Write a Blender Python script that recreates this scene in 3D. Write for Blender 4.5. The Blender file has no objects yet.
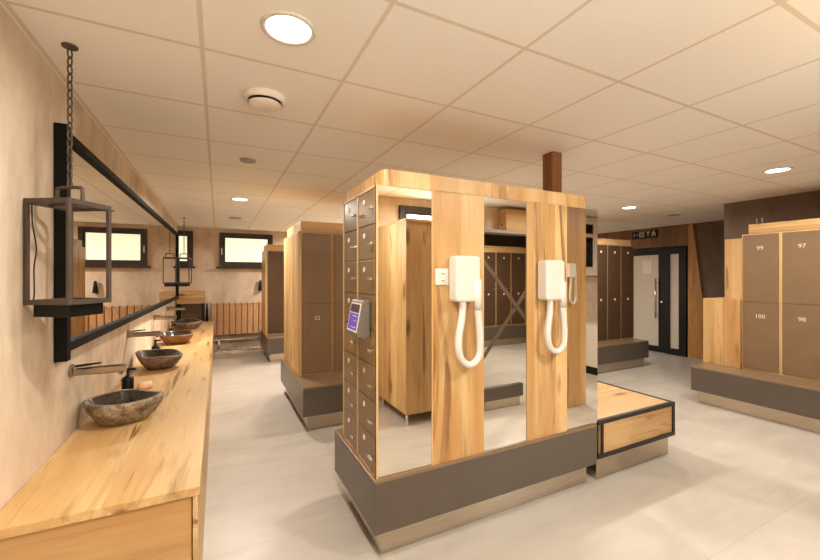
import bpy, bmesh, math, random
from mathutils import Vector, Matrix, noise
R = math.radians
random.seed(7)
SC = bpy.context.scene
COL = SC.collection
CEIL = 2.48

# ------------------------------------------------------------------ materials
def lin(c):
    return tuple((v / 255 / 12.92) if v / 255 <= .04045 else ((v / 255 + .055) / 1.055) ** 2.4 for v in c) + (1,)

class NT:
    def __init__(s, name):
        s.m = bpy.data.materials.new(name); s.m.use_nodes = True
        s.t = s.m.node_tree; s.b = s.t.nodes['Principled BSDF']
    def n(s, kind, **kw):
        nd = s.t.nodes.new(kind)
        for k, v in kw.items(): setattr(nd, k, v)
        return nd
    def put(s, sock, v):
        if isinstance(v, bpy.types.NodeSocket): s.t.links.new(v, sock)
        else: sock.default_value = v
    def math(s, op, a, b=0.0, c=None):
        nd = s.n('ShaderNodeMath', operation=op); s.put(nd.inputs[0], a); s.put(nd.inputs[1], b)
        if c is not None: s.put(nd.inputs[2], c)
        return nd.outputs[0]
    def mix(s, f, a, b, mode='MIX'):
        nd = s.n('ShaderNodeMix', data_type='RGBA', blend_type=mode)
        s.put(nd.inputs[0], f); s.put(nd.inputs[6], a); s.put(nd.inputs[7], b)
        return nd.outputs[2]
    def ramp(s, f, stops):
        nd = s.n('ShaderNodeValToRGB'); el = nd.color_ramp.elements
        while len(el) < len(stops): el.new(.5)
        for e, (p, c) in zip(el, stops): e.position = p; e.color = c if len(c) == 4 else lin(c)
        s.put(nd.inputs[0], f); return nd.outputs[0]
    def coords(s, scale=(1, 1, 1), rnd=True):
        tc = s.n('ShaderNodeTexCoord'); o = tc.outputs['Object']
        if rnd:
            oi = s.n('ShaderNodeObjectInfo'); v = s.n('ShaderNodeVectorMath', operation='ADD')
            k = s.math('MULTIPLY', oi.outputs['Random'], 17.0); cb = s.n('ShaderNodeCombineXYZ')
            for i in range(3): s.put(cb.inputs[i], k)
            s.put(v.inputs[0], o); s.put(v.inputs[1], cb.outputs[0]); o = v.outputs[0]
        mp = s.n('ShaderNodeMapping'); s.put(mp.inputs[0], o); mp.inputs[3].default_value = scale
        return mp.outputs[0]
    def noise(s, vec, scale, detail=4, rough=.5, dist=0):
        nd = s.n('ShaderNodeTexNoise'); s.put(nd.inputs['Vector'], vec); nd.inputs['Scale'].default_value = scale
        nd.inputs['Detail'].default_value = detail; nd.inputs['Roughness'].default_value = rough
        nd.inputs['Distortion'].default_value = dist; return nd.outputs[0]
    def bump(s, h, strength=.2, dist=.01):
        nd = s.n('ShaderNodeBump'); nd.inputs['Strength'].default_value = strength; nd.inputs['Distance'].default_value = dist
        s.put(nd.inputs['Height'], h); s.put(s.b.inputs['Normal'], nd.outputs[0])
    def fin(s, col, rough=.5, metal=0.0, spec=None):
        s.put(s.b.inputs['Base Color'], col); s.put(s.b.inputs['Roughness'], rough); s.put(s.b.inputs['Metallic'], metal)
        if spec is not None: s.b.inputs['Specular IOR Level'].default_value = spec
        return s.m

def plain(name, c, rough=.5, metal=0.0, spec=None, var=.08, vs=6):
    s = NT(name); v = s.coords()
    f = s.noise(v, vs, 3)
    a = lin(c); d = tuple(x * (1 - var * 2) for x in a[:3]) + (1,); e = tuple(min(1, x * (1 + var)) for x in a[:3]) + (1,)
    return s.fin(s.ramp(f, [(.3, d), (.7, e)]), rough, metal, spec)

def wood(name, axis, plank=.2, seams=.4, light=(228, 197, 146), mid=(208, 168, 112), dark=(112, 74, 40), rough=.42, across=None, contrast=1.0):
    s = NT(name)
    g = [1, 1, 1]; g[axis] = .09
    v = s.coords(tuple(g))
    raw = s.coords((1, 1, 1))
    sp = s.n('ShaderNodeSeparateXYZ'); s.put(sp.inputs[0], raw)
    idx = across if across is not None else [i for i in range(3) if i != axis]
    p = sp.outputs[idx[0]]
    for i in idx[1:]: p = s.math('ADD', p, sp.outputs[i])
    cell = s.math('FLOOR', s.math('DIVIDE', p, plank))
    wn = s.n('ShaderNodeTexWhiteNoise', noise_dimensions='1D'); s.put(wn.inputs['W'], cell)
    # every plank gets its own stretch of grain
    off = s.n('ShaderNodeCombineXYZ'); s.put(off.inputs[axis], s.math('MULTIPLY', wn.outputs[0], 5.0))
    va = s.n('ShaderNodeVectorMath', operation='ADD'); s.put(va.inputs[0], v); s.put(va.inputs[1], off.outputs[0]); v = va.outputs[0]
    big = s.noise(v, 5.0, 3, .55, .8)
    fine = s.noise(v, 42.0, 4, .65, .2)
    f = s.math('ADD', s.math('MULTIPLY', big, .62), s.math('MULTIPLY', fine, .38))
    col = s.ramp(f, [(.32, mid), (.5, tuple((a + b) / 2 for a, b in zip(light, mid))), (.66, light)])
    tint = s.ramp(wn.outputs[0], [(0, (.74, .70, .66, 1)), (.5, (.92, .9, .87, 1)), (1, (1.05, 1.04, 1.02, 1))])
    col = s.mix(1.0, col, tint, 'MULTIPLY')
    g2 = [1, 1, 1]; g2[axis] = .2
    va2 = s.n('ShaderNodeVectorMath', operation='ADD'); s.put(va2.inputs[0], s.coords(tuple(g2))); s.put(va2.inputs[1], off.outputs[0])
    warm = s.noise(va2.outputs[0], 3.2, 3, .55, .6)
    col = s.mix(s.ramp(warm, [(.44, (0, 0, 0, 1)), (.68, (.8 * contrast,) * 3 + (1,))]), col, lin((mid[0] * .9, mid[1] * .82, mid[2] * .70)))
    streak = s.noise(v, 12.0, 3, .6, .9)
    col = s.mix(s.ramp(streak, [(.56, (0, 0, 0, 1)), (.70, (.6 * contrast,) * 3 + (1,))]), col, lin(tuple((a * .55 + b * .45) for a, b in zip(mid, dark))))
    g4 = [1, 1, 1]; g4[axis] = .085
    va4 = s.n('ShaderNodeVectorMath', operation='ADD'); s.put(va4.inputs[0], s.coords(tuple(g4))); s.put(va4.inputs[1], off.outputs[0])
    kn = s.noise(va4.outputs[0], 7.0, 5, .6, 1.1)
    col = s.mix(s.ramp(kn, [(.585, (0, 0, 0, 1)), (.665, (.9 * contrast,) * 3 + (1,))]), col, lin(tuple((a * .25 + b * .75) for a, b in zip(mid, dark))))
    g3 = [1, 1, 1]; g3[axis] = .3
    vo = s.n('ShaderNodeTexVoronoi'); vo.inputs['Scale'].default_value = 4.6; vo.inputs['Randomness'].default_value = 1
    va3 = s.n('ShaderNodeVectorMath', operation='ADD'); s.put(va3.inputs[0], s.coords(tuple(g3))); s.put(va3.inputs[1], off.outputs[0]); s.put(vo.inputs['Vector'], va3.outputs[0])
    col = s.mix(s.ramp(vo.outputs['Distance'], [(.07, (.85 * contrast,) * 3 + (1,)), (.17, (0, 0, 0, 1))]), col, lin(dark))
    fr = s.math('FRACT', s.math('DIVIDE', p, plank))
    seam = s.math('LESS_THAN', fr, .010)
    col = s.mix(s.math('MULTIPLY', seam, seams), col, lin(dark))
    s.bump(fine, .08, .003)
    return s.fin(col, rough)

M = {}
M['oak_z'] = wood('oak_upright', 2, .19, .2)
M['oak_x'] = wood('oak_across', 0, .26, .25, across=[1, 2])
M['oak_y'] = wood('oak_lengthwise', 1, .33, .0, light=(230, 199, 146), mid=(212, 174, 118), dark=(116, 78, 44), contrast=1.12)
M['oak_plain'] = wood('oak_edge', 2, 5.0, light=(228, 198, 148), mid=(214, 176, 120), dark=(164, 120, 76), contrast=.4)
M['oak_dark'] = wood('oak_smoked', 2, .13, light=(140, 96, 58), mid=(98, 66, 38), dark=(44, 28, 16))
M['oak_post'] = wood('oak_post', 2, .4, light=(150, 96, 52), mid=(122, 74, 38), dark=(60, 34, 18))
M['taupe'] = plain('taupe_laminate', (128, 104, 78), .32, var=.03)
M['bronze'] = plain('bronze_laminate', (122, 98, 68), .3, var=.05)
M['base'] = plain('umber_laminate', (90, 80, 70), .34, var=.04)
M['black'] = plain('black_metal', (44, 36, 31), .42, .2)
M['blackmatt'] = plain('black_plastic', (9, 7, 6), .45, 0, .3)
M['brownframe'] = plain('brown_frame', (48, 32, 22), .45)
M['white'] = plain('white_plastic', (222, 216, 206), .35, var=.01)
M['hose'] = plain('white_hose', (218, 212, 202), .5, var=.02)
M['grey'] = plain('grey_plastic', (160, 152, 146), .4, var=.03)
M['housing'] = plain('grey_brown_plastic', (108, 98, 88), .4, var=.03)
M['tap'] = plain('satin_chrome', (168, 156, 140), .16, 1.0, var=.02)
M['frameblack'] = plain('matt_black_frame', (16, 12, 10), .7, 0, .15)
M['lantern'] = plain('brown_grey_metal', (80, 67, 57), .5, .1)
M['rackbar'] = plain('taupe_bar', (112, 96, 76), .45)
M['shadelam'] = plain('shaded_brown_laminate', (84, 62, 44), .32, var=.05)  # darker copy of the locker laminate, weaker light of the entrance row painted in
M['cream'] = plain('cream_soap', (232, 196, 158), .5)
M['lab'] = plain('label_white', (226, 212, 196), .5, var=.01)
M['chrome'] = plain('chrome', (225, 220, 212), .2, 1.0, var=.02)
M['dimchrome'] = plain('bronze_chrome', (150, 132, 112), .25, 1.0, var=.02)
M['flatwhite'] = plain('matt_white', (232, 224, 212), .7, var=.01)

def steel():
    s = NT('brushed_steel'); v = s.coords((1, 1, 60)); f = s.noise(v, 8, 3)
    s.bump(f, .03, .002)
    return s.fin(s.ramp(f, [(.3, (186, 172, 152)), (.7, (208, 195, 176))]), .2, 1.0)
M['steel'] = steel()
def mirror():
    s = NT('mirror_silver'); return s.fin(lin((236, 233, 226)), .0, 1.0)
M['mirror'] = mirror()

def plaster(name, c1, c2, c3, sc=1.4, bump=.25):
    s = NT(name); v = s.coords((1, 1, .55), rnd=False)
    a = s.noise(v, sc, 6, .62, .6); b = s.noise(v, sc * 6, 5, .6)
    f = s.math('ADD', s.math('MULTIPLY', a, .75), s.math('MULTIPLY', b, .25))
    s.bump(b, bump, .006)
    return s.fin(s.ramp(f, [(.33, c1), (.5, c2), (.66, c3)]), .8)
M['plaster'] = plaster('warm_plaster', (174, 150, 122), (211, 192, 168), (229, 213, 191))
M['plaster_dark'] = plaster('dark_plaster', (84, 68, 56), (102, 84, 70), (116, 98, 82), 1.2, .15)
M['white_wall'] = plaster('white_plaster', (218, 205, 188), (226, 214, 197), (231, 220, 204), 1.4, .05)

def ceiling_mat():
    s = NT('ceiling_tiles'); tc = s.n('ShaderNodeTexCoord'); sp = s.n('ShaderNodeSeparateXYZ'); s.put(sp.inputs[0], tc.outputs['Object'])
    P = .62; line = None; hgt = None
    for ax, o in ((0, .06), (1, -.005)):
        q = s.math('FRACT', s.math('DIVIDE', s.math('ADD', sp.outputs[ax], o + 6.2), P))
        d = s.math('ABSOLUTE', s.math('SUBTRACT', q, .5))        # .5 on the bar
        e = s.math('GREATER_THAN', d, .5 - .009 / P)
        line = e if line is None else s.math('MAXIMUM', line, e)
        h = s.math('GREATER_THAN', d, .5 - .011 / P)
        hgt = h if hgt is None else s.math('MAXIMUM', hgt, h)
    fine = s.noise(tc.outputs['Object'], 160, 2)
    base = s.ramp(fine, [(.3, (238, 236, 231)), (.7, (243, 241, 236))])
    col = s.mix(line, base, lin((218, 208, 194)))
    s.bump(hgt, .5, .006)
    return s.fin(col, .8)
M['ceiling'] = ceiling_mat()

def floor_mat():
    s = NT('floor_tiles'); v = s.coords((1, 1, 1), rnd=False); sp = s.n('ShaderNodeSeparateXYZ'); s.put(sp.inputs[0], v)
    a = s.noise(v, 1.1, 6, .6, .4); st = s.noise(s.coords((.6, 2.2, 1), rnd=False), 3.2, 5, .6, .7)
    f = s.math('ADD', s.math('MULTIPLY', a, .5), s.math('MULTIPLY', st, .5))
    col = s.ramp(f, [(.34, (172, 162, 149)), (.5, (184, 175, 163)), (.66, (192, 184, 172))])
    line = None
    for ax, P, o in ((0, 1.2, .35), (1, 1.2, .1)):
        q = s.math('FRACT', s.math('DIVIDE', s.math('ADD', sp.outputs[ax], o + 12), P))
        e = s.math('LESS_THAN', q, .004 / P)
        line = e if line is None else s.math('MAXIMUM', line, e)
    cx = s.math('FLOOR', s.math('DIVIDE', s.math('ADD', sp.outputs[0], 12.35), 1.2)); cy = s.math('FLOOR', s.math('DIVIDE', s.math('ADD', sp.outputs[1], 12.1), 1.2))
    wn = s.n('ShaderNodeTexWhiteNoise', noise_dimensions='1D'); s.put(wn.inputs['W'], s.math('ADD', cx, s.math('MULTIPLY', cy, 7.3)))
    col = s.mix(1.0, col, s.ramp(wn.outputs[0], [(0, (.93, .93, .93, 1)), (1, (1.03, 1.03, 1.03, 1))]), 'MULTIPLY')
    col = s.mix(s.math('MULTIPLY', line, .35), col, lin((140, 126, 112)))
    s.bump(st, .05, .004)
    return s.fin(col, .38)
M['floor'] = floor_mat()

def stone(name, c1, c2, c3, rough, sc=9, bump=.6):
    s = NT(name); v = s.coords(); a = s.noise(v, sc, 7, .7, .5); b = s.noise(v, sc * 9, 4, .8)
    s.bump(s.math('ADD', a, s.math('MULTIPLY', b, .35)), bump, .012)
    return s.fin(s.ramp(s.math('ADD', s.math('MULTIPLY', a, .6), s.math('MULTIPLY', b, .4)), [(.40, c1), (.5, c2), (.62, c3)]), rough)
M['stone_a'] = stone('river_stone_grey', (58, 47, 36), (124, 108, 88), (190, 172, 144), .6, 14)
M['stone_b'] = stone('river_stone_umber', (50, 39, 34), (106, 86, 74), (160, 136, 118), .5, 12)
M['stone_c'] = stone('river_stone_brown', (96, 66, 40), (134, 96, 60), (156, 116, 78), .45)
M['stone_in'] = stone('polished_stone', (44, 37, 30), (62, 54, 45), (84, 74, 62), .16, 5, .05)
M['pebble'] = stone('pebbles', (110, 94, 78), (176, 158, 136), (224, 210, 190), .6, 14, .2)
M['radiator'] = plain('radiator_enamel', (206, 160, 114), .4, var=.06)

def emit(name, c, k):
    s = NT(name); s.b.inputs['Base Color'].default_value = lin(c); s.b.inputs['Emission Color'].default_value = lin(c)
    s.b.inputs['Emission Strength'].default_value = k; return s.m
M['lamp'] = emit('lamp_diffuser', (255, 246, 232), 9.0)
M['daylight'] = emit('frosted_daylight_pane', (234, 237, 206), .97)
M['boosted_pane'] = emit('boosted_frosted_pane', (240, 244, 236), 15.0)  # pane glow raised to brighten the ceiling
M['dusk_pane'] = plain('dark_window_pane', (46, 42, 38), .08)
M['screen'] = emit('purple_screen', (84, 66, 160), .5)
M['screen_dark'] = emit('dim_screen', (70, 40, 60), .2)

def frosted():
    s = NT('frosted_glass'); f = s.noise(s.coords(), 30, 2)
    s.b.inputs['Transmission Weight'].default_value = .12
    return s.fin(s.ramp(f, [(.3, (204, 196, 182)), (.7, (212, 204, 190))]), .35)
M['frosted'] = frosted()

# ------------------------------------------------------------------ helpers
BASE = {}
def link(o): COL.objects.link(o); return o
def tag(o, label=None, cat=None, group=None, kind=None):
    if label: o['label'] = label
    if cat: o['category'] = cat
    if group: o['group'] = group
    if kind: o['kind'] = kind
    return o
def thing(name, label, cat, loc=(0, 0, 0), rotz=0, group=None, local=False, kind=None):
    o = bpy.data.objects.new(name, None); o.empty_display_size = .1; o.location = loc; o.rotation_euler[2] = rotz
    link(o); BASE[o.name] = Vector((0, 0, 0)) if local else Vector(loc)
    return tag(o, label, cat, group, kind)
def obj(name, bm, mat, parent=None, smooth=False, bev=0.0, seg=2, loc=None):
    if parent is not None:
        b = BASE[parent.name]
        if b.length: bmesh.ops.translate(bm, verts=bm.verts, vec=-b)
    elif loc is not None:
        bmesh.ops.translate(bm, verts=bm.verts, vec=-Vector(loc))
    bmesh.ops.recalc_face_normals(bm, faces=bm.faces)
    me = bpy.data.meshes.new(name); bm.to_mesh(me); bm.free()
    mats = mat if isinstance(mat, (list, tuple)) else [mat]
    for m in mats: me.materials.append(M[m] if isinstance(m, str) else m)
    if smooth:
        for p in me.polygons: p.use_smooth = True
    o = bpy.data.objects.new(name, me); link(o)
    if parent is not None: o.parent = parent; BASE[o.name] = BASE[parent.name]
    elif loc is not None: o.location = loc; BASE[o.name] = Vector(loc)
    else: BASE[o.name] = Vector((0, 0, 0))
    if bev:
        md = o.modifiers.new('bevel', 'BEVEL'); md.width = bev; md.segments = seg; md.limit_method = 'ANGLE'; md.angle_limit = R(40)
    return o
def B(): return bmesh.new()
def box(bm, x0, x1, y0, y1, z0, z1):
    vs = [bm.verts.new(p) for p in ((x0, y0, z0), (x1, y0, z0), (x1, y1, z0), (x0, y1, z0), (x0, y0, z1), (x1, y0, z1), (x1, y1, z1), (x0, y1, z1))]
    for f in ((0, 3, 2, 1), (4, 5, 6, 7), (0, 1, 5, 4), (1, 2, 6, 5), (2, 3, 7, 6), (3, 0, 4, 7)): bm.faces.new([vs[i] for i in f])
    return bm
def bx(*a): return box(B(), *a)
def prism(bm, pts, axis, a, b):
    """polygon pts in the two other axes, swept from a to b along axis"""
    def mk(p, t):
        c = [p[0], p[1]]; c.insert(axis, t); return bm.verts.new(c)
    A = [mk(p, a) for p in pts]; C = [mk(p, b) for p in pts]; n = len(pts)
    bm.faces.new(A); bm.faces.new(list(reversed(C)))
    for i in range(n): bm.faces.new([A[i], C[i], C[(i + 1) % n], A[(i + 1) % n]])
    return bm
def tube(bm, pts, r, seg=10, closed=False):
    pts = [Vector(p) for p in pts]; n = len(pts); rings = []
    up = Vector((0, 0, 1)); prev = None
    for i, p in enumerate(pts):
        a = pts[(i - 1) % n] if (i > 0 or closed) else p; b = pts[(i + 1) % n] if (i < n - 1 or closed) else p
        t = (b - a).normalized()
        if prev is None:
            u = t.cross(up)
            if u.length < .01: u = t.cross(Vector((1, 0, 0)))
        else: u = prev - t * prev.dot(t)
        u.normalize(); prev = u; w = t.cross(u)
        rr = r[i] if isinstance(r, (list, tuple)) else r
        rings.append([bm.verts.new(p + (u * math.cos(2 * math.pi * k / seg) + w * math.sin(2 * math.pi * k / seg)) * rr) for k in range(seg)])
    for i in range(n if closed else n - 1):
        A, C = rings[i], rings[(i + 1) % n]
        for k in range(seg): bm.faces.new([A[k], A[(k + 1) % seg], C[(k + 1) % seg], C[k]])
    if not closed: bm.faces.new(list(reversed(rings[0]))); bm.faces.new(rings[-1])
    return bm
def lathe(bm, prof, c, seg=32, fn=None):
    rings = []
    for j, (r, z) in enumerate(prof):
        if r < 1e-6: rings.append([bm.verts.new((c[0], c[1], c[2] + z))]); continue
        ring = []
        for k in range(seg):
            a = 2 * math.pi * k / seg; x, y, zz = r * math.cos(a), r * math.sin(a), z
            if fn: x, y, zz = fn(x, y, zz, a, j)
            ring.append(bm.verts.new((c[0] + x, c[1] + y, c[2] + zz)))
        rings.append(ring)
    for A, C in zip(rings, rings[1:]):
        if len(A) == 1 and len(C) == 1: continue
        for k in range(seg):
            k2 = (k + 1) % seg
            if len(A) == 1: bm.faces.new([A[0], C[k2], C[k]])
            elif len(C) == 1: bm.faces.new([A[k], A[k2], C[0]])
            else: bm.faces.new([A[k], A[k2], C[k2], C[k]])
    return bm
def cyl(bm, c, r, z0, z1, seg=24): return lathe(bm, [(0, z0), (r, z0), (r, z1), (0, z1)], (c[0], c[1], 0), seg)
def rbox(bm, x0, x1, y0, y1, z0, z1, r, axis=1, n=5):
    """box with the four edges along axis rounded"""
    o = [(x0, x1), (y0, y1), (z0, z1)]; ab = [o[i] for i in range(3) if i != axis]; (a0, a1), (b0, b1) = ab
    pts = []
    for cx, cy, s in ((a1 - r, b1 - r, 0), (a0 + r, b1 - r, 90), (a0 + r, b0 + r, 180), (a1 - r, b0 + r, 270)):
        for k in range(n + 1): t = R(s + 90 * k / n); pts.append((cx + r * math.cos(t), cy + r * math.sin(t)))
    return prism(bm, pts, axis, *o[axis])
def bez(pts, n=8):
    """smooth polyline through points (Catmull-Rom)"""
    P = [Vector(p) for p in pts]; P = [P[0] * 2 - P[1]] + P + [P[-1] * 2 - P[-2]]; out = []
    for i in range(1, len(P) - 2):
        for k in range(n):
            t = k / n; a, b, c, d = P[i - 1], P[i], P[i + 1], P[i + 2]
            out.append(.5 * ((2 * b) + (c - a) * t + (2 * a - 5 * b + 4 * c - d) * t * t + (3 * b - a - 3 * c + d) * t ** 3))
    out.append(P[-2]); return out
def text_mesh(txt, size):
    cu = bpy.data.curves.new('lettering', 'FONT'); cu.body = txt; cu.size = size; cu.extrude = .001; cu.align_x = 'CENTER'; cu.align_y = 'CENTER';
    o = bpy.data.objects.new('lettering', cu); link(o); dg = bpy.context.evaluated_depsgraph_get(); dg.update()
    me = bpy.data.meshes.new_from_object(o.evaluated_get(dg)); bpy.data.objects.remove(o); bpy.data.curves.remove(cu)
    bm = B(); bm.from_mesh(me); bpy.data.meshes.remove(me); return bm
def struct(name, bm, mat, label, cat, parent=None, **k):
    o = obj(name, bm, mat, parent, **k); tag(o, label, cat, None, 'structure'); return o

# ------------------------------------------------------------------ the room
struct('floor', bx(-.9, 8.05, -3.6, 8.95, -.1, 0), 'floor', 'warm grey stone-look floor with large faint tiles', 'floor')
struct('ceiling', bx(-.9, 8.05, -3.6, 8.95, CEIL, CEIL + .1), 'ceiling', 'suspended ceiling of square cream panels', 'ceiling')
struct('wall_left', bx(-.9, -.7, -.7, 8.95, 0, CEIL), 'plaster', 'warm mottled plaster wall behind the stone basins', 'wall')
struct('wall_back', bx(-.7, 8.05, 8.75, 8.95, 0, CEIL), 'plaster', 'mottled plaster end wall with the radiator', 'wall')
struct('wall_right', bx(6.1, 6.3, -.7, 2.7, 0, CEIL), 'plaster_dark', 'dark brown plaster wall above numbered lockers', 'wall')
struct('wall_return', bx(6.3, 8.05, 2.5, 2.7, 0, CEIL), 'plaster_dark', 'short dark wall closing the entrance recess', 'wall')
struct('wall_entry', bx(7.85, 8.05, 2.7, 8.75, 0, CEIL), 'plaster_dark', 'dark entrance wall beside the glazed door', 'wall')
bm = B()
prism(bm, [(3.62, 0), (3.78, 1.11), (3.935, 2.43), (3.94, CEIL), (4.02, CEIL), (4.02, 0)], 0, 7.80, 7.85)
struct('trim_1', bm, wood('oak_cladding', 2, .21, light=(196, 148, 92), mid=(166, 116, 64), dark=(78, 48, 24)), 'oak cladding strip with a slanting edge beside the door', 'wall cladding')
struct('trim_2', bx(7.80, 7.85, 4.02, 8.75, 2.08, CEIL), 'oak_dark', 'dark board cladding above the glazed door', 'wall cladding')
bm = B(); box(bm, -.7, 3.15, -.7, -.54, 0, CEIL); box(bm, 4.5, 6.1, -.7, -.54, 0, CEIL); box(bm, 3.15, 4.5, -.7, -.54, 2.14, CEIL)
struct('wall_front', bm, 'plaster', 'pale wall with an opening facing the hair dryers', 'wall')
struct('wall_far_left', bx(2.6, 2.75, -3.4, -.7, 0, CEIL), 'white_wall', 'pale side wall of the room beyond the opening', 'wall')
struct('wall_far_right', bx(6.75, 6.9, -3.4, -.7, 0, CEIL), 'plaster_dark', 'dark side wall of the room beyond the opening', 'wall')
struct('wall_far_back', bx(2.6, 6.9, -3.55, -3.4, 0, CEIL), 'plaster_dark', 'dark end wall of the room beyond the opening', 'wall')

def window(name, x0, x1, z0, z1, yw, sgn, pane, label, frame='brownframe', handle=True, bar=None):
    """window on the wall plane y = yw, standing proud by sgn"""
    t = thing(name, label, 'window', ((x0 + x1) / 2, yw, z0), kind='structure')
    f = .075; y0, y1 = sorted((yw, yw + sgn * .05))
    bm = B(); box(bm, x0, x0 + f, y0, y1, z0, z1); box(bm, x1 - f, x1, y0, y1, z0, z1)
    box(bm, x0 + f, x1 - f, y0, y1, z1 - f, z1); box(bm, x0 + f, x1 - f, y0, y1, z0, z0 + f)
    g = f + .03; yi = sorted((yw, yw + sgn * .035))
    box(bm, x0 + f, x0 + g, *yi, z0 + f, z1 - f); box(bm, x1 - g, x1 - f, *yi, z0 + f, z1 - f)
    box(bm, x0 + g, x1 - g, *yi, z1 - g, z1 - f); box(bm, x0 + g, x1 - g, *yi, z0 + f, z0 + g)
    if bar: box(bm, x0 + g, x1 - g, *yi, bar - .03, bar + .03)
    obj('window_frame', bm, frame, t, bev=.004)
    obj('pane', bx(x0 + g, x1 - g, *sorted((yw, yw + sgn * .015)), z0 + g, z1 - g), pane, t)
    ys = sorted((yw, yw + sgn * .09)); obj('sill', bx(x0 - .06, x1 + .04, *ys, z0 - .035, z0), frame, t, bev=.004)
    if handle:
        h = bx(x0 + .03, x0 + .05, *sorted((yw + sgn * .05, yw + sgn * .075)), (z0 + z1) / 2 - .1, (z0 + z1) / 2 + .03); obj('handle', h, 'white', t, bev=.004)
window('window_1', .03, 1.06, 1.70, 2.40, 8.75, -1, 'daylight', 'wide bright frosted window above the radiator')
window('window_2', -.86, -.44, 1.70, 2.40, 8.75, -1, 'daylight', 'narrow bright window tight against the basin wall', handle=False)
window('window_3', 2.0, 2.95, 1.70, 2.38, -.54, 1, 'boosted_pane', 'bright window behind the oak cubicle in the mirror')
window('fill_window', .1, 1.35, 1.66, 2.38, -.54, 1, 'boosted_pane', 'added glowing window behind the viewpoint, brightening the ceiling')  # unseen window, added as fill light for the ceiling and island front
window('window_4', 4.95, 5.64, 1.55, 2.46, -.54, 1, 'dusk_pane', 'white framed dark window at the mirror edge', 'flatwhite', False, 2.17)

# ------------------------------------------------------------------ entrance door
X = 7.85
t = thing('door_1', 'black framed entrance door with a large frosted pane and sidelight', 'door', (X, 4.6, 0), kind='structure')
bm = B()
for y0, y1, z0, z1 in ((4.04, 4.17, 0, 2.07), (4.34, 4.42, 0, 2.07), (5.2, 5.3, 0, 2.07), (4.17, 4.34, 1.93, 2.07), (4.42, 5.2, 1.99, 2.07), (4.17, 4.34, 0, .12)): box(bm, X - .07, X, y0, y1, z0, z1)
obj('door_frame', bm, 'blackmatt', t, bev=.004)
bm = B()
for y0, y1, z0, z1 in ((4.42, 4.55, .01, 1.99), (5.1, 5.2, .01, 1.99), (4.55, 5.1, 1.93, 1.99), (4.55, 5.1, .01, .12)): box(bm, X - .055, X - .005, y0, y1, z0, z1)
leaf = obj('door_leaf', bm, 'blackmatt', t, bev=.003)
obj('pane', bx(X - .035, X - .02, 4.55, 5.1, .12, 1.93), 'frosted', leaf)
obj('sidelight', bx(X - .035, X - .02, 4.17, 4.34, .12, 1.93), 'frosted', t)
bm = tube(B(), [(X - .115, 4.57, .68), (X - .115, 4.57, 1.46)], .016)
for z in (.76, 1.38): tube(bm, [(X - .115, 4.57, z), (X - .05, 4.5, z)], .011)
obj('pull_handle', bm, 'chrome', leaf, smooth=True)
obj('lock', tube(B(), [(X - .055, 4.48, 1.0), (X - .075, 4.48, 1.0)], .022, 14), 'chrome', leaf)
tag(obj('paper_notice', bx(X - .042, X - .0352, 4.68, 4.88, 1.56, 1.83), 'white', loc=(X - .04, 4.78, 1.56)), 'white sheet fixed to the frosted pane of the entrance door', 'notice')

t = thing('exit_sign', 'small dark sign with white pictograms on boards above the door', 'sign', (7.79, 4.82, 2.28))
obj('plate', bx(7.785, 7.80, 4.56, 5.08, 2.275, 2.43), 'blackmatt', t)
bm = B(); xs = (7.779, 7.785)
box(bm, *xs, 4.95, 5.05, 2.35, 2.362); box(bm, *xs, 5.03, 5.04, 2.31, 2.40); prism(bm, [(4.945, 2.356), (4.965, 2.38), (4.965, 2.332)], 0, *xs)
obj('arrow', bm, 'grey', t)
pk = obj('running_figure_panel', bx(*xs, 4.825, 4.925, 2.305, 2.415), 'grey', t)
bm = B(); q = (7.7775, 7.779); tube(bm, [(7.779, 4.868, 2.40), (7.7775, 4.868, 2.40)], .009, 8)
prism(bm, [(4.885, 2.385), (4.862, 2.388), (4.852, 2.352), (4.872, 2.348)], 0, *q); prism(bm, [(4.885, 2.385), (4.905, 2.362), (4.899, 2.357), (4.882, 2.374)], 0, *q); prism(bm, [(4.872, 2.35), (4.862, 2.346), (4.893, 2.312), (4.903, 2.317)], 0, *q); prism(bm, [(4.852, 2.352), (4.862, 2.346), (4.842, 2.33), (4.835, 2.338)], 0, *q)
obj('running_figure', bm, 'blackmatt', pk)
bm = B(); prism(bm, [(4.79, 2.41), (4.70, 2.41), (4.735, 2.36), (4.735, 2.31), (4.755, 2.31), (4.755, 2.36)], 0, *xs); obj('funnel_mark', bm, 'grey', t)
bm = B(); box(bm, *xs, 4.60, 4.67, 2.35, 2.39); tube(bm, [(7.785, 4.635, 2.405), (7.779, 4.635, 2.405)], .016); prism(bm, [(4.60, 2.35), (4.67, 2.35), (4.68, 2.31), (4.66, 2.31), (4.635, 2.335), (4.61, 2.31), (4.59, 2.31)], 0, *xs); obj('standing_figure', bm, 'grey', t)

# ------------------------------------------------------------------ lockers
def locker(name, label, group, loc, rotz, w, d, nums, mat='taupe', h=1.55):
    """two-door locker column; local front faces -Y, x runs from 0 to w"""
    t = thing(name, label, 'locker', loc, rotz, group, local=True)
    obj('carcass', bx(0, w, .018, d, 0, h), 'oak_plain', t)
    zs = ((h * .5 + .002, h - .012), (.02, h * .5 - .002))
    for (z0, z1), n in zip(zs, nums):
        dr = obj('door', bx(.016, w - .016, 0, .019, z0, z1), mat, t, bev=.002)
        cx = w * .5; cz = z1 - .155
        if n:
            bm = text_mesh(n, .062); bmesh.ops.rotate(bm, verts=bm.verts, matrix=Matrix.Rotation(R(90), 3, 'X')); bmesh.ops.translate(bm, verts=bm.verts, vec=(cx, -.001, cz))
            obj('number', bm, 'lab', dr)
        elif n is not None:
            obj('number_plate', bx(cx - .02, cx + .02, -.004, 0, cz + .025, cz + .06), 'lab', dr, bev=.002)
    return t
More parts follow.
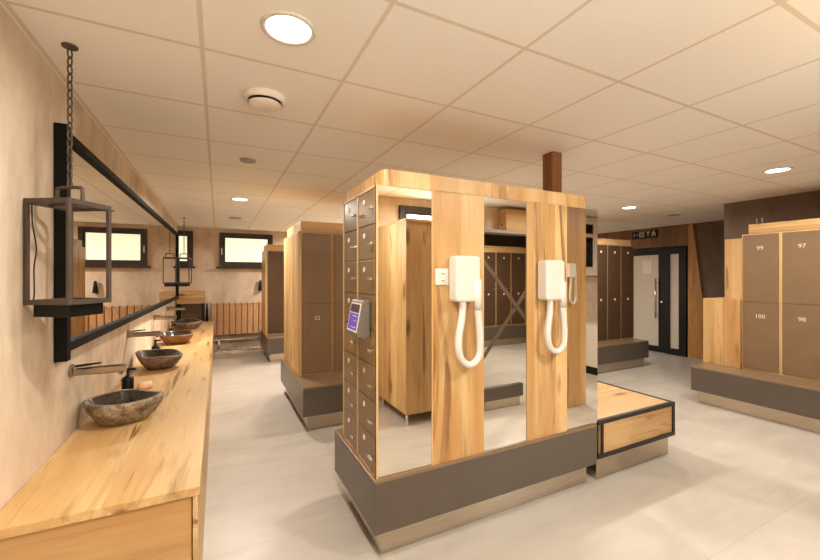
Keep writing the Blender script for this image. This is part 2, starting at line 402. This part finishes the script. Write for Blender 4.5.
def plinth(name, label, x0, x1, y0, y1, ins=.05, z0=.145, z1=.43, group=None, ledge=None):
    t = thing(name, label, 'bench', ((x0 + x1) / 2, (y0 + y1) / 2, 0), group=group)
    obj('bench_box', bx(x0, x1, y0, y1, z0, z1 - .018), 'base', t, bev=.003)
    obj('bench_top', bx(x0, x1, y0, y1, z1 - .018, z1), 'taupe', t, bev=.003)
    obj('kick_plate', bx(x0 + ins, x1 - ins, y0 + ins, y1 - ins, 0, z0), 'steel', t)
    return t
def cornice(name, label, x0, x1, y0, y1, z0, z1, mat='oak_x'):
    return tag(obj(name, bx(x0, x1, y0, y1, z0, z1), mat, bev=.004, loc=((x0 + x1) / 2, (y0 + y1) / 2, z0)), label, 'cornice')
LH = 1.55
# second island
plinth('locker_bench', 'dark bench base with steel kick plate behind the mirrored island', .73, 2.42, 3.73, 5.2)
W = .345
labs = ('two-door brown locker bearing 52 at the oak end panel', 'two-door brown locker half hidden by the grid of small boxes', 'two-door brown locker third from the oak end panel', 'two-door brown locker last of the row behind the mirrors')
for i in range(4):
    locker('tall_locker', labs[i], 'tall lockers behind the mirrored island', (.795 + i * W, 4.17, .43), 0, W, .98, (None, '52') if i == 0 else (None, None))
tag(obj('end_panel', bx(.765, .793, 4.155, 5.16, .43, 1.985), 'oak_z', bev=.003, loc=(.78, 4.65, .43)), 'tall upright oak panel closing the locker row on the basin aisle', 'panel')
cornice('locker_cornice', 'oak cornice box on top of the lockers with number 52', .80, 2.15, 4.2, 5.1, 1.982, 2.10)
# third island
plinth('locker_bench', 'small dark bench base near the radiator', .765, 1.7, 7.02, 8.2)
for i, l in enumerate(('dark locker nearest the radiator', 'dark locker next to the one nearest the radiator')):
    locker('tall_locker', l, 'dark lockers near the radiator', (.80 + i * .36, 7.42, .43), 0, .36, .6, (None, None), 'shadelam')
tag(obj('end_panel', bx(.772, .80, 7.40, 8.05, .43, 1.985), 'oak_z', bev=.003, loc=(.785, 7.7, .43)), 'narrow oak panel closing the lockers near the radiator', 'panel')
cornice('locker_cornice', 'oak cornice over the lockers near the radiator', .80, 1.5, 7.45, 8.0, 1.982, 2.09)
# row towards the door
plinth('locker_bench', 'dark bench base of the locker row facing the entrance door', 4.2, 6.45, 3.92, 5.1)
labs = ('slim shade-toned locker at the entrance end of its row', 'slim shade-toned locker second from the entrance end of its row', 'slim shade-toned locker third from the entrance end of its row', 'slim shade-toned locker fourth from the entrance end, mostly behind the mirrored island')
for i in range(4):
    locker('tall_locker', labs[i], 'lockers near the entrance door', (6.465 - (i + 1) * W, 4.18, .43), 0, W, .5, ('', ''), 'shadelam', 1.6)
cornice('locker_cornice', 'oak cornice over the slim lockers by the entrance', 5.1, 6.41, 4.2, 4.66, 2.032, 2.13)
# right-hand run
plinth('locker_bench', 'long dark bench base under lockers 97 to 100', 5.07, 6.09, .55, 2.58)
labs = ('brown locker with doors 99 and 100', 'brown locker with doors 97 and 98', 'brown locker beyond 97 and 98, out past the picture edge')
for i, n in enumerate((('99', '100'), ('97', '98'), ('', ''))):
    locker('tall_locker', labs[i], 'lockers along the dark wall', (5.43, 2.236 - i * W, .43), R(-90), W, .6, n, 'taupe', 1.555)
cornice('locker_cornice', 'oak cornice over lockers 97 to 100', 5.45, 6.05, 1.2, 2.175, 1.987, 2.095, 'oak_y')
tag(obj('end_panel', bx(5.45, 5.9, 2.24, 2.405, .43, 1.945), 'oak_z', bev=.003, loc=(5.6, 2.32, .43)), 'tall oak filler panel beside locker 99', 'panel')
t = thing('low_cabinet', 'low oak cabinet standing on the bench end before the filler panel', 'cabinet', (5.5, 2.5, .43))
obj('front_board', bx(5.42, 5.448, 2.242, 2.408, .43, 1.235), 'oak_z', t, bev=.003)
obj('body', bx(5.42, 5.85, 2.41, 2.62, .43, 1.23), 'oak_z', t, bev=.003)
t = thing('wire_bracket', 'small wire bracket standing on the cornice above locker 99', 'bracket', (5.5, 2.09, 2.095))
for y in (2.07, 2.12): obj('wire_loop', tube(B(), [(5.5 + .03 * math.cos(a), y + .012 * math.cos(a), 2.128 + .033 * math.sin(a)) for a in [2 * math.pi * k / 16 for k in range(16)]], .004, 6, True), 'grey', t, smooth=True)

# ------------------------------------------------------------------ mirrored island
plinth('island_base', 'umber base of the mirrored island on a steel kick plate', .73, 2.45, 1.86, 2.625)
YF = 1.878
t = thing('drying_station', 'oak and mirror partition carrying two white hair dryers', 'partition', (1.62, 2.2, .43))
obj('core', bx(1.14, 2.47, YF + .012, 2.60, .43, 1.985), 'oak_z', t)
for x0, x1 in ((.757, 1.082), (1.447, 1.792), (2.16, 2.478)):
    obj('mirror_panel', bx(x0, x1, YF, YF + .012, .43, 1.985), 'mirror', t)
for x0, x1 in ((1.082, 1.447), (1.792, 2.16)):
    obj('oak_panel', bx(x0, x1, YF - .004, YF + .012, .43, 1.99), 'oak_z', t, bev=.001)
bm = rbox(B(), .785, 2.375, YF - .004, 2.56, 1.985, 2.075, .05, 2)
obj('cornice', bm, 'oak_z', t, bev=.002)
t2 = thing('small_locker_cabinet', 'cabinet of small brown locker boxes on the end of the mirrored island', 'locker cabinet', (.96, 2.2, .43))
XS = .745
Y0, Y1 = 1.882, 2.475; YM = 2.185
obj('carcass', bx(XS + .014, 1.135, Y0 + .012, Y1, .43, 1.99), 'oak_plain', t2)
bm = B()
for y in (Y0, YM - .009, Y1 - .016): box(bm, XS, XS + .02, y, y + .017, .43, 1.99)
box(bm, XS, XS + .02, Y0, Y1, 1.976, 1.99); box(bm, XS, XS + .02, Y0, Y1, .43, .443); box(bm, XS, .757, Y0 - .004, Y0 + .013, .43, 1.99)
obj('face_frame', bm, 'oak_plain', t2)
rows = 8; hh = (1.976 - .443) / rows
for c, (a, b) in enumerate(((Y0 + .019, YM - .011), (YM + .01, Y1 - .018))):
    for r in range(rows):
        z0 = .443 + r * hh
        d = obj('door', bx(XS + .003, XS + .016, a, b, z0 + .003, z0 + hh - .003), 'bronze', t2, bev=.001)
        if c == 0 and r == 4: continue
        cy = a + (b - a) * .62
        obj('number_plate', tube(B(), [(XS + .004, cy, z0 + hh * .72), (XS, cy, z0 + hh * .72)], .016, 14), 'lab', d)
        bm = tube(B(), [(XS + .004, a + .03, z0 + hh * .45), (XS - .018, a + .03, z0 + hh * .45)], .008, 8); box(bm, XS - .022, XS - .012, a + .005, a + .05, z0 + hh * .45 - .007, z0 + hh * .45 + .007)
        obj('latch', bm, 'chrome', d)
t = thing('keypad_terminal', 'grey wedge terminal with a purple screen on the small lockers', 'terminal', (.70, 2.08, 1.17))
bm = prism(B(), [(XS, 1.165), (.672, 1.165), (.668, 1.19), (.70, 1.36), (.71, 1.37), (XS, 1.37)], 1, 1.965, 2.15)
obj('housing', bm, 'housing', t, bev=.006)
def slab(y0, y1, za, zb, th=.003):
    f = lambda z: .668 + (z - 1.19) / .17 * .032
    return prism(B(), [(f(za) - th, za), (f(zb) - th, zb), (f(zb) + .002, zb), (f(za) + .002, za)], 1, y0, y1)
obj('bezel', slab(1.974, 2.142, 1.195, 1.352, .002), 'flatwhite', t)
sc = obj('screen', slab(1.984, 2.132, 1.205, 1.295), 'screen', t)
obj('reader', slab(1.984, 2.132, 1.30, 1.345), 'screen_dark', t)
bm = B()
for z in (1.22, 1.255, 1.28):
    f = .668 + (z - 1.19) / .17 * .032 - .0045; box(bm, f, f + .002, 2.0, 2.10 - (z * 50 % 3) * .02, z - .002, z + .002)
obj('screen_text', bm, 'lab', sc)
tag(obj('wooden_post', bx(2.335, 2.438, 2.165, 2.268, 2.075, CEIL), 'oak_post', bev=.003, loc=(2.385, 2.215, 2.075)), 'square brown timber post rising from the mirrored island to the ceiling', 'post')

def dryer(label, x0, z0, s=1.0, yf=YF - .004, sgn=-1, group='wall hair dryers', hose_len=.36):
    """box body with a holster on its side, a nozzle handle and a hanging hose"""
    w, h, d = .168 * s, .262 * s, .088 * s
    t = thing('hair_dryer', label, 'hair dryer', (x0 + w / 2, yf, z0), group=group)
    Yb = lambda q: yf + sgn * q
    ya, yb = sorted((Yb(0), Yb(d)))
    obj('body', rbox(B(), x0, x0 + w, ya, yb, z0, z0 + h, .02 * s), 'white', t, bev=.016 * s, seg=4)
    ya, yb = sorted((Yb(.02 * s), Yb(.085 * s)))
    obj('holster', rbox(B(), x0 + w * .72, x0 + w * 1.02, ya, yb, z0 + h * .42, z0 + h * .5, .01 * s), 'flatwhite', t, bev=.004)
    xa, xb = x0 + w * .36, x0 + w * .88; yh = Yb(.075 * s)
    obj('nozzle', tube(B(), [(xb, yh, z0 + h * .45), (xb + .003, yh, z0 + h * .1), (xb + .006, yh, z0 - .05 * s)], [.026 * s, .025 * s, .021 * s], 14), 'white', t, smooth=True)
    L = hose_len * s
    path = bez([(xa, Yb(.055 * s), z0 + .02 * s), (xa - .004 * s, Yb(.06 * s), z0 - .07 * s), (xa - .042 * s, yh, z0 - L * .62), (xa - .022 * s, yh, z0 - L * .9), (x0 + w * .62, yh, z0 - L), (xb + .012 * s, yh, z0 - L * .88), (xb + .022 * s, yh, z0 - L * .6), (xb + .006 * s, yh, z0 - .05 * s)], 12)
    # corrugated tube
    fine = []
    for a, b in zip(path, path[1:]): fine += [a, a.lerp(b, .5)]
    fine.append(path[-1])
    obj('hose', tube(B(), fine, [.0215 * s * (1.0 if k % 2 else .9) for k in range(len(fine))], 12), 'hose', t, smooth=True)
    return t
dryer('white wall hair dryer beside the double socket', 1.19, 1.355)
d2 = dryer('white wall hair dryer on the oak panel without socket', 1.877, 1.345, group='wall hair dryers', hose_len=.335)
t = thing('wall_socket', 'white double wall socket next to a hair dryer', 'socket', (1.142, YF - .004, 1.5))
obj('plate', bx(1.10, 1.186, YF - .016, YF - .004, 1.45, 1.545), 'white', t, bev=.004)
for x, z in ((1.145, 1.475), (1.145, 1.515)): obj('insert', bx(x - .02, x + .02, YF - .019, YF - .016, z - .014, z + .014), 'flatwhite', t, bev=.002)
for x, z in ((1.145, 1.475), (1.145, 1.515)): obj('slot', bx(x - .012, x + .012, YF - .0205, YF - .019, z - .004, z + .004), 'grey', t)

# ------------------------------------------------------------------ oak bench with black frame beside the island
t = thing('framed_bench', 'low oak bench edged in black steel beside the mirrored island', 'bench', (2.95, 2.25, 0))
x0, x1, y0, y1, z0, z1 = 2.48, 3.44, 1.87, 2.6, .165, .445; f = .03
bm = B()
for z in (z0, z1 - f):
    box(bm, x0, x1, y0, y0 + f, z, z + f); box(bm, x0, x1, y1 - f, y1, z, z + f); box(bm, x0, x0 + f, y0 + f, y1 - f, z, z + f); box(bm, x1 - f, x1, y0 + f, y1 - f, z, z + f)
for x in (2.515, x1 - f):
    for y in (y0, y1 - f): box(bm, x, x + f * (1 if x > 3 else .8), y, y + f, z0 + f, z1 - f)
obj('frame', bm, 'black', t, bev=.002)
obj('top_board', bx(x0 + f, x1 - f, y0 + f, y1 - f, z1 - .026, z1 - .004), 'oak_x', t)
obj('front_board', bx(x0 + f, x1 - f, y0 + .012, y0 + .026, z0 + f, z1 - f), 'oak_x', t)
obj('side_board', bx(x1 - .026, x1 - .012, y0 + f, y1 - f, z0 + f, z1 - f), 'oak_y', t)
obj('kick_plate', bx(x0 + .02, x1 - .04, y0 + .035, y1 - .05, 0, z0), 'steel', t)

# ------------------------------------------------------------------ basin counter
CZ = .66; XL, XR = -.698, -.064
t = thing('basin_counter', 'long oak counter carrying the row of stone basins', 'counter', (-.38, 4.9, 0))
obj('worktop', bx(XL, XR, 1.745, 8.1, CZ - .036, CZ), 'oak_y', t, bev=.003)
obj('end_board', bx(XL, XR - .03, 1.765, 1.795, 0, CZ - .036), 'oak_x', t, bev=.002)
obj('front_board', bx(XR - .026, XR - .008, 1.755, 8.09, 0, CZ - .036), 'oak_y', t, bev=.002)

def basin(label, cx, cy, rx, ry, h, mat, seed, rot=0):
    t = thing('stone_basin', label, 'basin', (cx, cy, CZ), group='stone basins on the oak counter')
    rnd = random.Random(seed); ph = [rnd.uniform(0, 6.28) for _ in range(6)]
    ca, sa = math.cos(rot), math.sin(rot)
    def shape(x, y, z, a, j, wob=1.0):
        k = 1 + wob * (.03 * math.sin(2 * a + ph[0]) + .03 * math.sin(3 * a + ph[1]) + .02 * math.sin(5 * a + ph[2]))
        k /= (abs(math.cos(a)) ** 2.5 + abs(math.sin(a)) ** 2.5) ** .4 * 1.04
        x, y = x * k * rx, y * k * ry
        z = z * (1 + .09 * math.sin(a + ph[3]) + .04 * math.sin(3 * a + ph[4]))
        return x * ca - y * sa, x * sa + y * ca, z
    outer = [(0, .004), (.42, .0), (.60, .006), (.78, h * .28), (.93, h * .62), (1.0, h * .9), (.99, h * .97), (.965, h), (.92, h * 1.005), (.88, h * .985)]
    def fo(x, y, z, a, j):
        X, Y, Z = shape(x, y, z, a, j)
        q = noise.noise(Vector((X * 14 + seed, Y * 14, Z * 14))) * .012 if 1 < j < 6 else 0
        return X * (1 + q * 4), Y * (1 + q * 4), Z
    obj('stone_body', lathe(B(), outer, (cx, cy, CZ), 48, fo), mat, t, smooth=True)
    inner = [(.88, h * .985), (.85, h * .93), (.76, h * .62), (.55, h * .34), (.3, h * .2), (.09, h * .17), (0, h * .165)]
    obj('polished_bowl', lathe(B(), inner, (cx, cy, CZ), 48, shape), 'stone_in', t, smooth=True)
    obj('drain', lathe(B(), [(0, h * .165 + .004), (.022, h * .165 + .004), (.024, h * .165)], (cx, cy, CZ), 16), 'chrome', t, smooth=True)
BS = [(-.495, 2.76, .185, .215, .135, 'stone_a', 3, .5), (-.485, 4.2, .18, .22, .135, 'stone_b', 9, .3), (-.46, 5.62, .2, .2, .13, 'stone_c', 5, 0), (-.45, 7.05, .2, .22, .13, 'stone_b', 12, .8)]
bl = ('rough grey stone basin at the open end of the counter', 'dark mottled stone basin second along the counter', 'smooth brown stone basin third along the counter', 'mottled stone basin at the radiator end of the counter')
for b, l in zip(BS, bl): basin(l, *b)
fl = ('chrome wall spout over the rough grey basin', 'chrome wall spout over the dark mottled second basin', 'chrome wall spout over the smooth brown basin', 'chrome wall spout over the basin at the radiator end')
for y, l in zip((2.62, 4.06, 5.55, 6.95), fl):
    t = thing('wall_faucet', l, 'faucet', (XL, y, 1.0), group='spouts above the stone basins')
    obj('wall_plate', tube(B(), [(XL, y, 1.0), (XL + .012, y, 1.0)], .034, 20), 'tap', t)
    bm = rbox(B(), XL + .01, XL + .24, y - .02, y + .02, .972, 1.012, .008, 0); obj('spout', bm, 'tap', t, bev=.002)
    obj('spout_tip', tube(B(), [(XL + .215, y, .974), (XL + .215, y, .958)], .011, 12), 'tap', t)
    obj('lever', prism(B(), [(XL + .02, 1.016), (XL + .13, 1.026), (XL + .13, 1.033), (XL + .02, 1.027)], 1, y - .012, y + .012), 'blackmatt', t, bev=.002)
sl = ('black pump bottle behind the rough grey basin', 'black pump bottle behind the dark mottled second basin', 'black pump bottle behind the smooth brown basin')
for (x, y), l in zip(((-.60, 3.49), (-.60, 4.92), (-.585, 6.38)), sl):
    t = thing('soap_bottle', l, 'bottle', (x, y, CZ), group='black soap bottles')
    obj('bottle', lathe(B(), [(0, 0), (.036, 0), (.038, .006), (.038, .08), (.03, .092), (.014, .098), (.014, .105), (0, .105)], (x, y, CZ), 20), 'blackmatt', t, smooth=True, bev=.001)
    bm = tube(B(), [(x, y, CZ + .1), (x, y, CZ + .145)], .008, 8); box(bm, x - .012, x + .05, y - .012, y + .012, CZ + .14, CZ + .156)
    obj('pump', bm, 'blackmatt', t, bev=.002)
sl = ('cream soap dish behind the rough grey basin', 'cream soap dish behind the dark mottled second basin', 'cream soap dish behind the smooth brown basin')
for (x, y), l in zip(((-.49, 3.47), (-.50, 4.93), (-.49, 6.40)), sl):
    tag(obj('soap_dish', lathe(B(), [(0, 0), (.042, 0), (.052, .012), (.05, .032), (.042, .042), (.02, .046), (0, .047)], (x, y, CZ), 20), 'cream', smooth=True, loc=(x, y, CZ)), l, 'soap dish', 'cream soap dishes')

# ------------------------------------------------------------------ wall mirror
t = thing('wall_mirror', 'long wall mirror in a black frame above the basins', 'mirror', (XL, 5.2, 1.1))
m0, m1, mz0, mz1 = 2.385, 7.45, 1.13, 2.215
def swing(bm):      # the mirror hangs slightly out of parallel with the wall
    bmesh.ops.rotate(bm, verts=bm.verts, cent=(XL, m0, 0), matrix=Matrix.Rotation(R(-.8), 3, 'Z')); return bm
bm = B(); box(bm, XL, XL + .05, m0, m0 + .05, mz0 - .04, mz1 + .02); box(bm, XL, XL + .045, m1 - .03, m1, mz0, mz1)
box(bm, XL, XL + .045, m0 + .05, m1 - .03, mz0, mz0 + .045); box(bm, XL, XL + .045, m0 + .05, m1 - .03, mz1 - .04, mz1)
obj('frame', swing(bm), 'frameblack', t, bev=.002)
for a, b in ((m0 + .05, 4.858), (4.862, m1 - .03)): obj('mirror_panel', swing(bx(XL + .01, XL + .022, a, b, mz0 + .045, mz1 - .04)), 'mirror', t)
for y in (4.0, 6.2, 7.2): obj('wall_bracket', bx(XL, XL + .012 + (y - m0) * .0139, y, y + .04, mz0 + .1, mz1 - .1), 'frameblack', t)

# ------------------------------------------------------------------ hanging lanterns
def lantern(label, cx, cy, rot):
    t = thing('hanging_lantern', label, 'lantern', (cx, cy, 1.335), rot, 'black lanterns hung on chains', local=True)
    h = .092; p = .0075; zb, zt = .05, .48
    bm = B()
    for sx in (-1, 1):
        for sy in (-1, 1): box(bm, sx * h - p, sx * h + p, sy * h - p, sy * h + p, zb, zt)
    for z0, z1 in ((zb, zb + .02), (zt - .022, zt)):
        for s in (-1, 1):
            box(bm, -h + p, h - p, s * h - p, s * h + p, z0, z1); box(bm, s * h - p, s * h + p, -h + p, h - p, z0, z1)
    obj('frame', bm, 'lantern', t, bev=.002)
    obj('floor_tray', bx(-h + p, h - p, -h + p, h - p, zb, zb + .012), 'lantern', t)
    obj('base_box', bx(-h * .86, h * .86, -h * .86, h * .86, 0, zb), 'blackmatt', t, bev=.003)
    obj('cross_bars', box(bx(-h + p, h - p, -.011, .011, zt - .012, zt - .002), -.011, .011, -h + p, h - p, zt - .0125, zt - .0025), 'lantern', t)
    obj('handle', tube(B(), bez([(-.058, 0, zt - .003), (-.058, 0, zt + .045), (-.045, 0, zt + .062), (.045, 0, zt + .062), (.058, 0, zt + .045), (.058, 0, zt - .003)], 5), .0075, 8), 'lantern', t, smooth=True)
    bm = B(); z = zt + .06; top = CEIL - 1.335 - .015; k = 0
    n = int((top - z) / .034); st = (top - z) / n
    for k in range(n):
        c = z + (k + .5) * st; pts = []
        for q in range(12):
            a = 2 * math.pi * q / 12; u = .0095 * math.cos(a); v = (st * .5 + .004) * math.sin(a)
            pts.append((u, 0, c + v) if k % 2 else (0, u, c + v))
        tube(bm, pts, .0032, 6, True)
    obj('chain', bm, 'lantern', t, smooth=True)
    obj('ceiling_hook', cyl(B(), (0, 0), .028, top + .008, top + .0149, 16), 'lantern', t)
    cable = bez([(-h, -h + .02, zt), (-h + .012, -h + .012, zt - .1), (-h + .02, -h + .02, .28), (-h + .014, -h + .016, .2), (-h + .02, -h + .012, .1), (-h + .012, -h + .014, .062)], 6)
    obj('cable', tube(B(), cable, .0025, 6), 'blackmatt', t, smooth=True)
lantern('big black open lantern hanging before the near end of the mirror', -.562, 2.1, R(-31))
lantern('distant black open lantern hanging before the narrow window', -.505, 7.4, R(-8))

# ------------------------------------------------------------------ far end: console, radiator, pebbles
t = thing('wall_console', 'oak topped console on black legs at the end of the counter', 'console', (-.46, 8.5, 0))
obj('drawer_box', bx(-.69, -.235, 8.28, 8.74, .985, 1.10), 'oak_x', t, bev=.004)
obj('top_board', bx(-.695, -.23, 8.26, 8.745, 1.10, 1.21), 'oak_x', t, bev=.004)
for x, y in ((-.69, 8.28), (-.275, 8.28), (-.69, 8.70), (-.275, 8.70)): obj('leg', bx(x, x + .04, y, y + .04, 0, .985), 'blackmatt', t)
obj('back_board', bx(-.65, -.275, 8.715, 8.738, .1, .985), 'bronze', t)
t = thing('radiator', 'tan column radiator under the wide frosted window', 'radiator', (.5, 8.65, 0))
obj('header', tube(tube(B(), [(-.13, 8.66, .91), (1.35, 8.66, .91)], .022, 10), [(-.13, 8.66, .36), (1.35, 8.66, .36)], .022, 10), 'grey', t, smooth=True)
for k in range(13):
    x = -.075 + k * .112; obj('column', rbox(B(), x - .051, x + .051, 8.615, 8.70, .32, .945, .02, 2), 'radiator', t)
for k in range(13):
    x = -.13 + k * .112; obj('valve_cap', tube(B(), [(x, 8.60, .945), (x, 8.60, .975)], .014, 8), 'grey', t)
bm = bx(-.13, 1.35, 8.64, 8.69, .20, .225)
for x in (0.0, 1.2): box(bm, x, x + .04, 8.65, 8.69, 0, .20)
obj('foot_rail', bm, 'steel', t)
bm = B(); rnd = random.Random(4)
for k in range(300):
    x, y = rnd.uniform(.0, 1.4), rnd.uniform(8.44, 8.60); r = rnd.uniform(.022, .042)
    m = Matrix.Translation((x, y, r * .5)) @ Matrix.Rotation(rnd.uniform(0, 3), 4, 'Z') @ Matrix.Diagonal((r, r * rnd.uniform(.6, .9), r * .6, 1))
    bmesh.ops.create_icosphere(bm, subdivisions=1, radius=1, matrix=m)
tag(obj('pebbles', bm, 'pebble', smooth=True), 'strip of loose pebbles along the floor under the radiator', 'pebbles', None, 'stuff')
tag(obj('pebble_edging', bx(-.06, 1.5, 8.345, 8.37, 0, .04), 'steel', loc=(.7, 8.375, 0)), 'thin metal edging holding the pebble strip', 'edging')
def wedge(label, x, y, z0, z1, w):
    t = lathe(B(), [(0, 0), (w, 0), (w * .45, z1 - z0), (0, z1 - z0)], (x, y, z0), 16)
    return tag(obj('tapered_shade', t, 'blackmatt', smooth=True, bev=.001, loc=(x, y, z0)), label, 'wall shade')
wedge('black tapered shade beside the dark lockers above the radiator', .81, 8.704, 1.20, 1.42, .045)
wedge('black tapered shade between the console and the radiator', -.195, 8.719, .55, .96, .03)

# ------------------------------------------------------------------ ceiling fittings
def light_at(x, y, power, label, visible=True):
    t = thing('ceiling_downlight', label, 'ceiling light', (x, y, CEIL), group='round ceiling downlights')
    obj('trim_ring', lathe(B(), [(.085, 0), (.105, 0), (.104, -.006), (.088, -.008), (.085, 0)], (x, y, CEIL), 36), 'white', t, smooth=True)
    obj('diffuser', lathe(B(), [(0, -.003), (.086, -.003), (.086, -.0005), (0, -.0005)], (x, y, CEIL), 36), 'lamp', t)
    ld = bpy.data.lights.new('downlight_lamp', 'AREA'); ld.shape = 'DISK'; ld.size = .17; ld.energy = power; ld.color = (1.0, .935, .85); ld.spread = R(170)
    lo = bpy.data.objects.new('downlight_lamp', ld); link(lo); lo.location = (0, 0, -.012); lo.parent = t
PW = 40
LS = [(.25, 1.565, .5, 'round downlight above the mouth of the basin aisle'), (.25, 5.28, 1.35, 'round downlight above the aisle by the lockers with number 52'),
      (5.22, 3.45, .7, 'round downlight before the lockers by the entrance'), (4.6, 1.62, .52, 'round downlight before lockers 97 to 100'),
      (2.11, .33, .9, 'round downlight above the oak cubicle, seen in no direct view'), (2.74, 3.43, 1.1, 'round downlight hidden behind the mirrored island'), (2.74, 6.5, 1.5, 'round downlight hidden beyond the locker rows'),
      (5.22, 6.5, 1, 'round downlight hidden above the rear of the entrance row'), (4.6, -1.55, 1.8, 'round downlight in the room beyond the opening'), (.25, -.1, .6, 'round downlight above the viewpoint'), (3.97, .33, .4, 'round downlight in front of the wall opening'), (2.11, 7.74, 1.8, 'round downlight hidden by the lockers near the radiator')]
for x, y, k, l in LS: light_at(x, y, PW * k, l)
def disc(name, label, cat, x, y, r, mat):
    t = thing(name, label, cat, (x, y, CEIL))
    obj('rim', lathe(B(), [(0, 0), (r, 0), (r, -.008), (r * .9, -.014), (0, -.014)], (x, y, CEIL), 28), mat, t, smooth=False)
    obj('grille', lathe(B(), [(0, -.014), (r * .75, -.014), (r * .7, -.018), (0, -.019)], (x, y, CEIL), 28), 'grey', t)
disc('ceiling_speaker', 'small flat grey disc in the ceiling beyond the round vent', 'speaker', .226, 3.483, .065, 'grey')
disc('ceiling_speaker', 'flat grey disc in the ceiling close to the wide window', 'speaker', .256, 7.03, .1, 'grey')
disc('ceiling_speaker', 'flat pale disc in the ceiling near the entrance door', 'speaker', 6.4, 3.5, .12, 'flatwhite')
t = thing('ceiling_vent', 'round white ceiling vent with a raised disc', 'vent', (.23, 2.22, CEIL))
obj('collar', lathe(B(), [(.07, 0), (.112, 0), (.114, -.006), (.108, -.03), (.098, -.034), (.09, -.03), (.088, 0)], (.23, 2.22, CEIL), 36), 'flatwhite', t, smooth=True)
obj('throat', lathe(B(), [(0, -.002), (.09, -.002), (.09, -.006), (0, -.006)], (.23, 2.22, CEIL), 36), 'brownframe', t)
obj('valve_disc', lathe(B(), [(0, -.028), (.06, -.030), (.082, -.038), (.084, -.044), (.07, -.054), (.03, -.058), (0, -.058)], (.23, 2.22, CEIL), 36), 'flatwhite', t, smooth=True)

# ------------------------------------------------------------------ what the island mirrors reflect
t = thing('oak_cubicle', 'tall oak cubicle on short steel feet reflected in the first mirror', 'cubicle', (2.0, -.1, 0))
obj('side_panel', bx(1.68, 1.71, -.52, .30, .11, 2.06), 'oak_z', t, bev=.002)
obj('front_panel', bx(1.68, 2.36, .30, .33, .11, 2.06), 'oak_z', t, bev=.002)
obj('end_panel', bx(2.33, 2.36, -.52, .30, .11, 2.06), 'oak_z', t, bev=.002)
obj('top_rail', bx(1.675, 2.365, -.52, .335, 2.06, 2.085), 'oak_plain', t)
for x, y in ((1.695, .315), (1.695, -.3), (2.345, .315), (2.345, -.3)): obj('foot', tube(B(), [(x, y, 0), (x, y, .11)], .014, 10), 'chrome', t)
t = thing('low_step', 'low dark step on a steel kick plate in the middle mirror', 'step', (2.9, .12, 0))
obj('step_box', bx(2.62, 3.2, .29, .35, .105, .25), 'base', t, bev=.003); obj('kick_plate', bx(2.66, 3.16, .30, .335, 0, .105), 'steel', t)
t = thing('cross_braced_rack', 'tall rack with crossed flat bars in the wall opening', 'rack', (3.7, -.4, 0))
yb = -.42
for x in (3.17, 4.32): obj('post', bx(x, x + .04, yb - .04, yb, 0, 2.1), 'black', t)
for (xa, za), (xb, zb), y in (((3.21, 1.72), (4.32, .52), yb), ((3.21, .38), (4.32, 1.66), yb - .013)):
    d = Vector((xb - xa, 0, zb - za)).normalized(); n = Vector((-d.z, 0, d.x)) * .026
    a, b = Vector((xa, 0, za)), Vector((xb, 0, zb)); pts = [(p.x, p.z) for p in (a - n, a + n, b + n, b - n)]
    obj('brace', prism(B(), pts, 1, y - .01, y), 'rackbar', t)
obj('shelf', bx(3.17, 4.36, -.53, -.36, 2.1, 2.14), 'grey', t)
tag(obj('oak_box', bx(3.56, 4.36, -.53, -.36, 2.14, 2.44), 'oak_x', bev=.003, loc=(3.9, -.4, 2.14)), 'oak box on top of the cross braced rack', 'box')
tag(obj('partition_panel', bx(3.50, 3.86, .60, .68, 0.0, 2.46), 'oak_z', bev=.003, loc=(3.68, .6, 0)), 'free standing oak panel reflected in the last mirror', 'panel')
dryer('white wall hair dryer reflected on the free standing oak panel', 3.53, 1.49, .6, .68, 1, 'wall hair dryers', .5)
t = thing('white_cabinet', 'low white cabinet on a dark base under the dark window', 'cabinet', (5.5, -.35, 0))
obj('body', bx(5.1, 5.98, -.53, -.1, .12, .75), 'white', t, bev=.004); obj('kick_plate', bx(5.12, 5.96, -.52, -.12, 0, .12), 'blackmatt', t)
plinth('locker_bench', 'dark bench base of the lockers seen through the wall opening', 4.3, 6.7, -3.35, -2.72)
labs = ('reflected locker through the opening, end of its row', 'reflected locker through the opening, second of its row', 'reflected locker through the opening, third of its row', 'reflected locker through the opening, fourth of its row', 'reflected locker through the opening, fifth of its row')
for i in range(5): locker('tall_locker', labs[i], 'lockers seen through the wall opening', (6.65 - i * .42, -2.8, .43), R(180), .42, .5, ('', ''), 'shadelam', 1.6)
cornice('locker_cornice', 'oak cornice over the reflected lockers beyond the opening', 4.5, 6.6, -3.28, -2.82, 2.032, 2.16)

# ------------------------------------------------------------------ camera, world, view
cam = bpy.data.cameras.new('camera'); co = bpy.data.objects.new('camera', cam); link(co)
co.location = (0, 0, 1.5); co.rotation_euler = (R(90), 0, R(-26.7))
cam.sensor_width = 36; cam.lens = 382 / 820 * 36; cam.shift_y = -3.5 / 820; cam.clip_start = .02
SC.camera = co
w = bpy.data.worlds.new('world'); SC.world = w; w.use_nodes = True
w.node_tree.nodes['Background'].inputs[0].default_value = (.9, .95, 1, 1); w.node_tree.nodes['Background'].inputs[1].default_value = .3
SC.view_settings.view_transform = 'Standard'; SC.view_settings.look = 'None'; SC.view_settings.gamma = 1; SC.view_settings.use_curve_mapping = False
SC.view_settings.exposure = 0.0
SC.cycles.max_bounces = 14; SC.cycles.diffuse_bounces = 10; SC.cycles.glossy_bounces = 6; SC.cycles.sample_clamp_indirect = 6
SC.cycles.use_denoising = True
try: SC.cycles.denoiser = 'OPENIMAGEDENOISE'
except Exception: pass
SC.cycles.caustics_reflective = False; SC.cycles.caustics_refractive = False
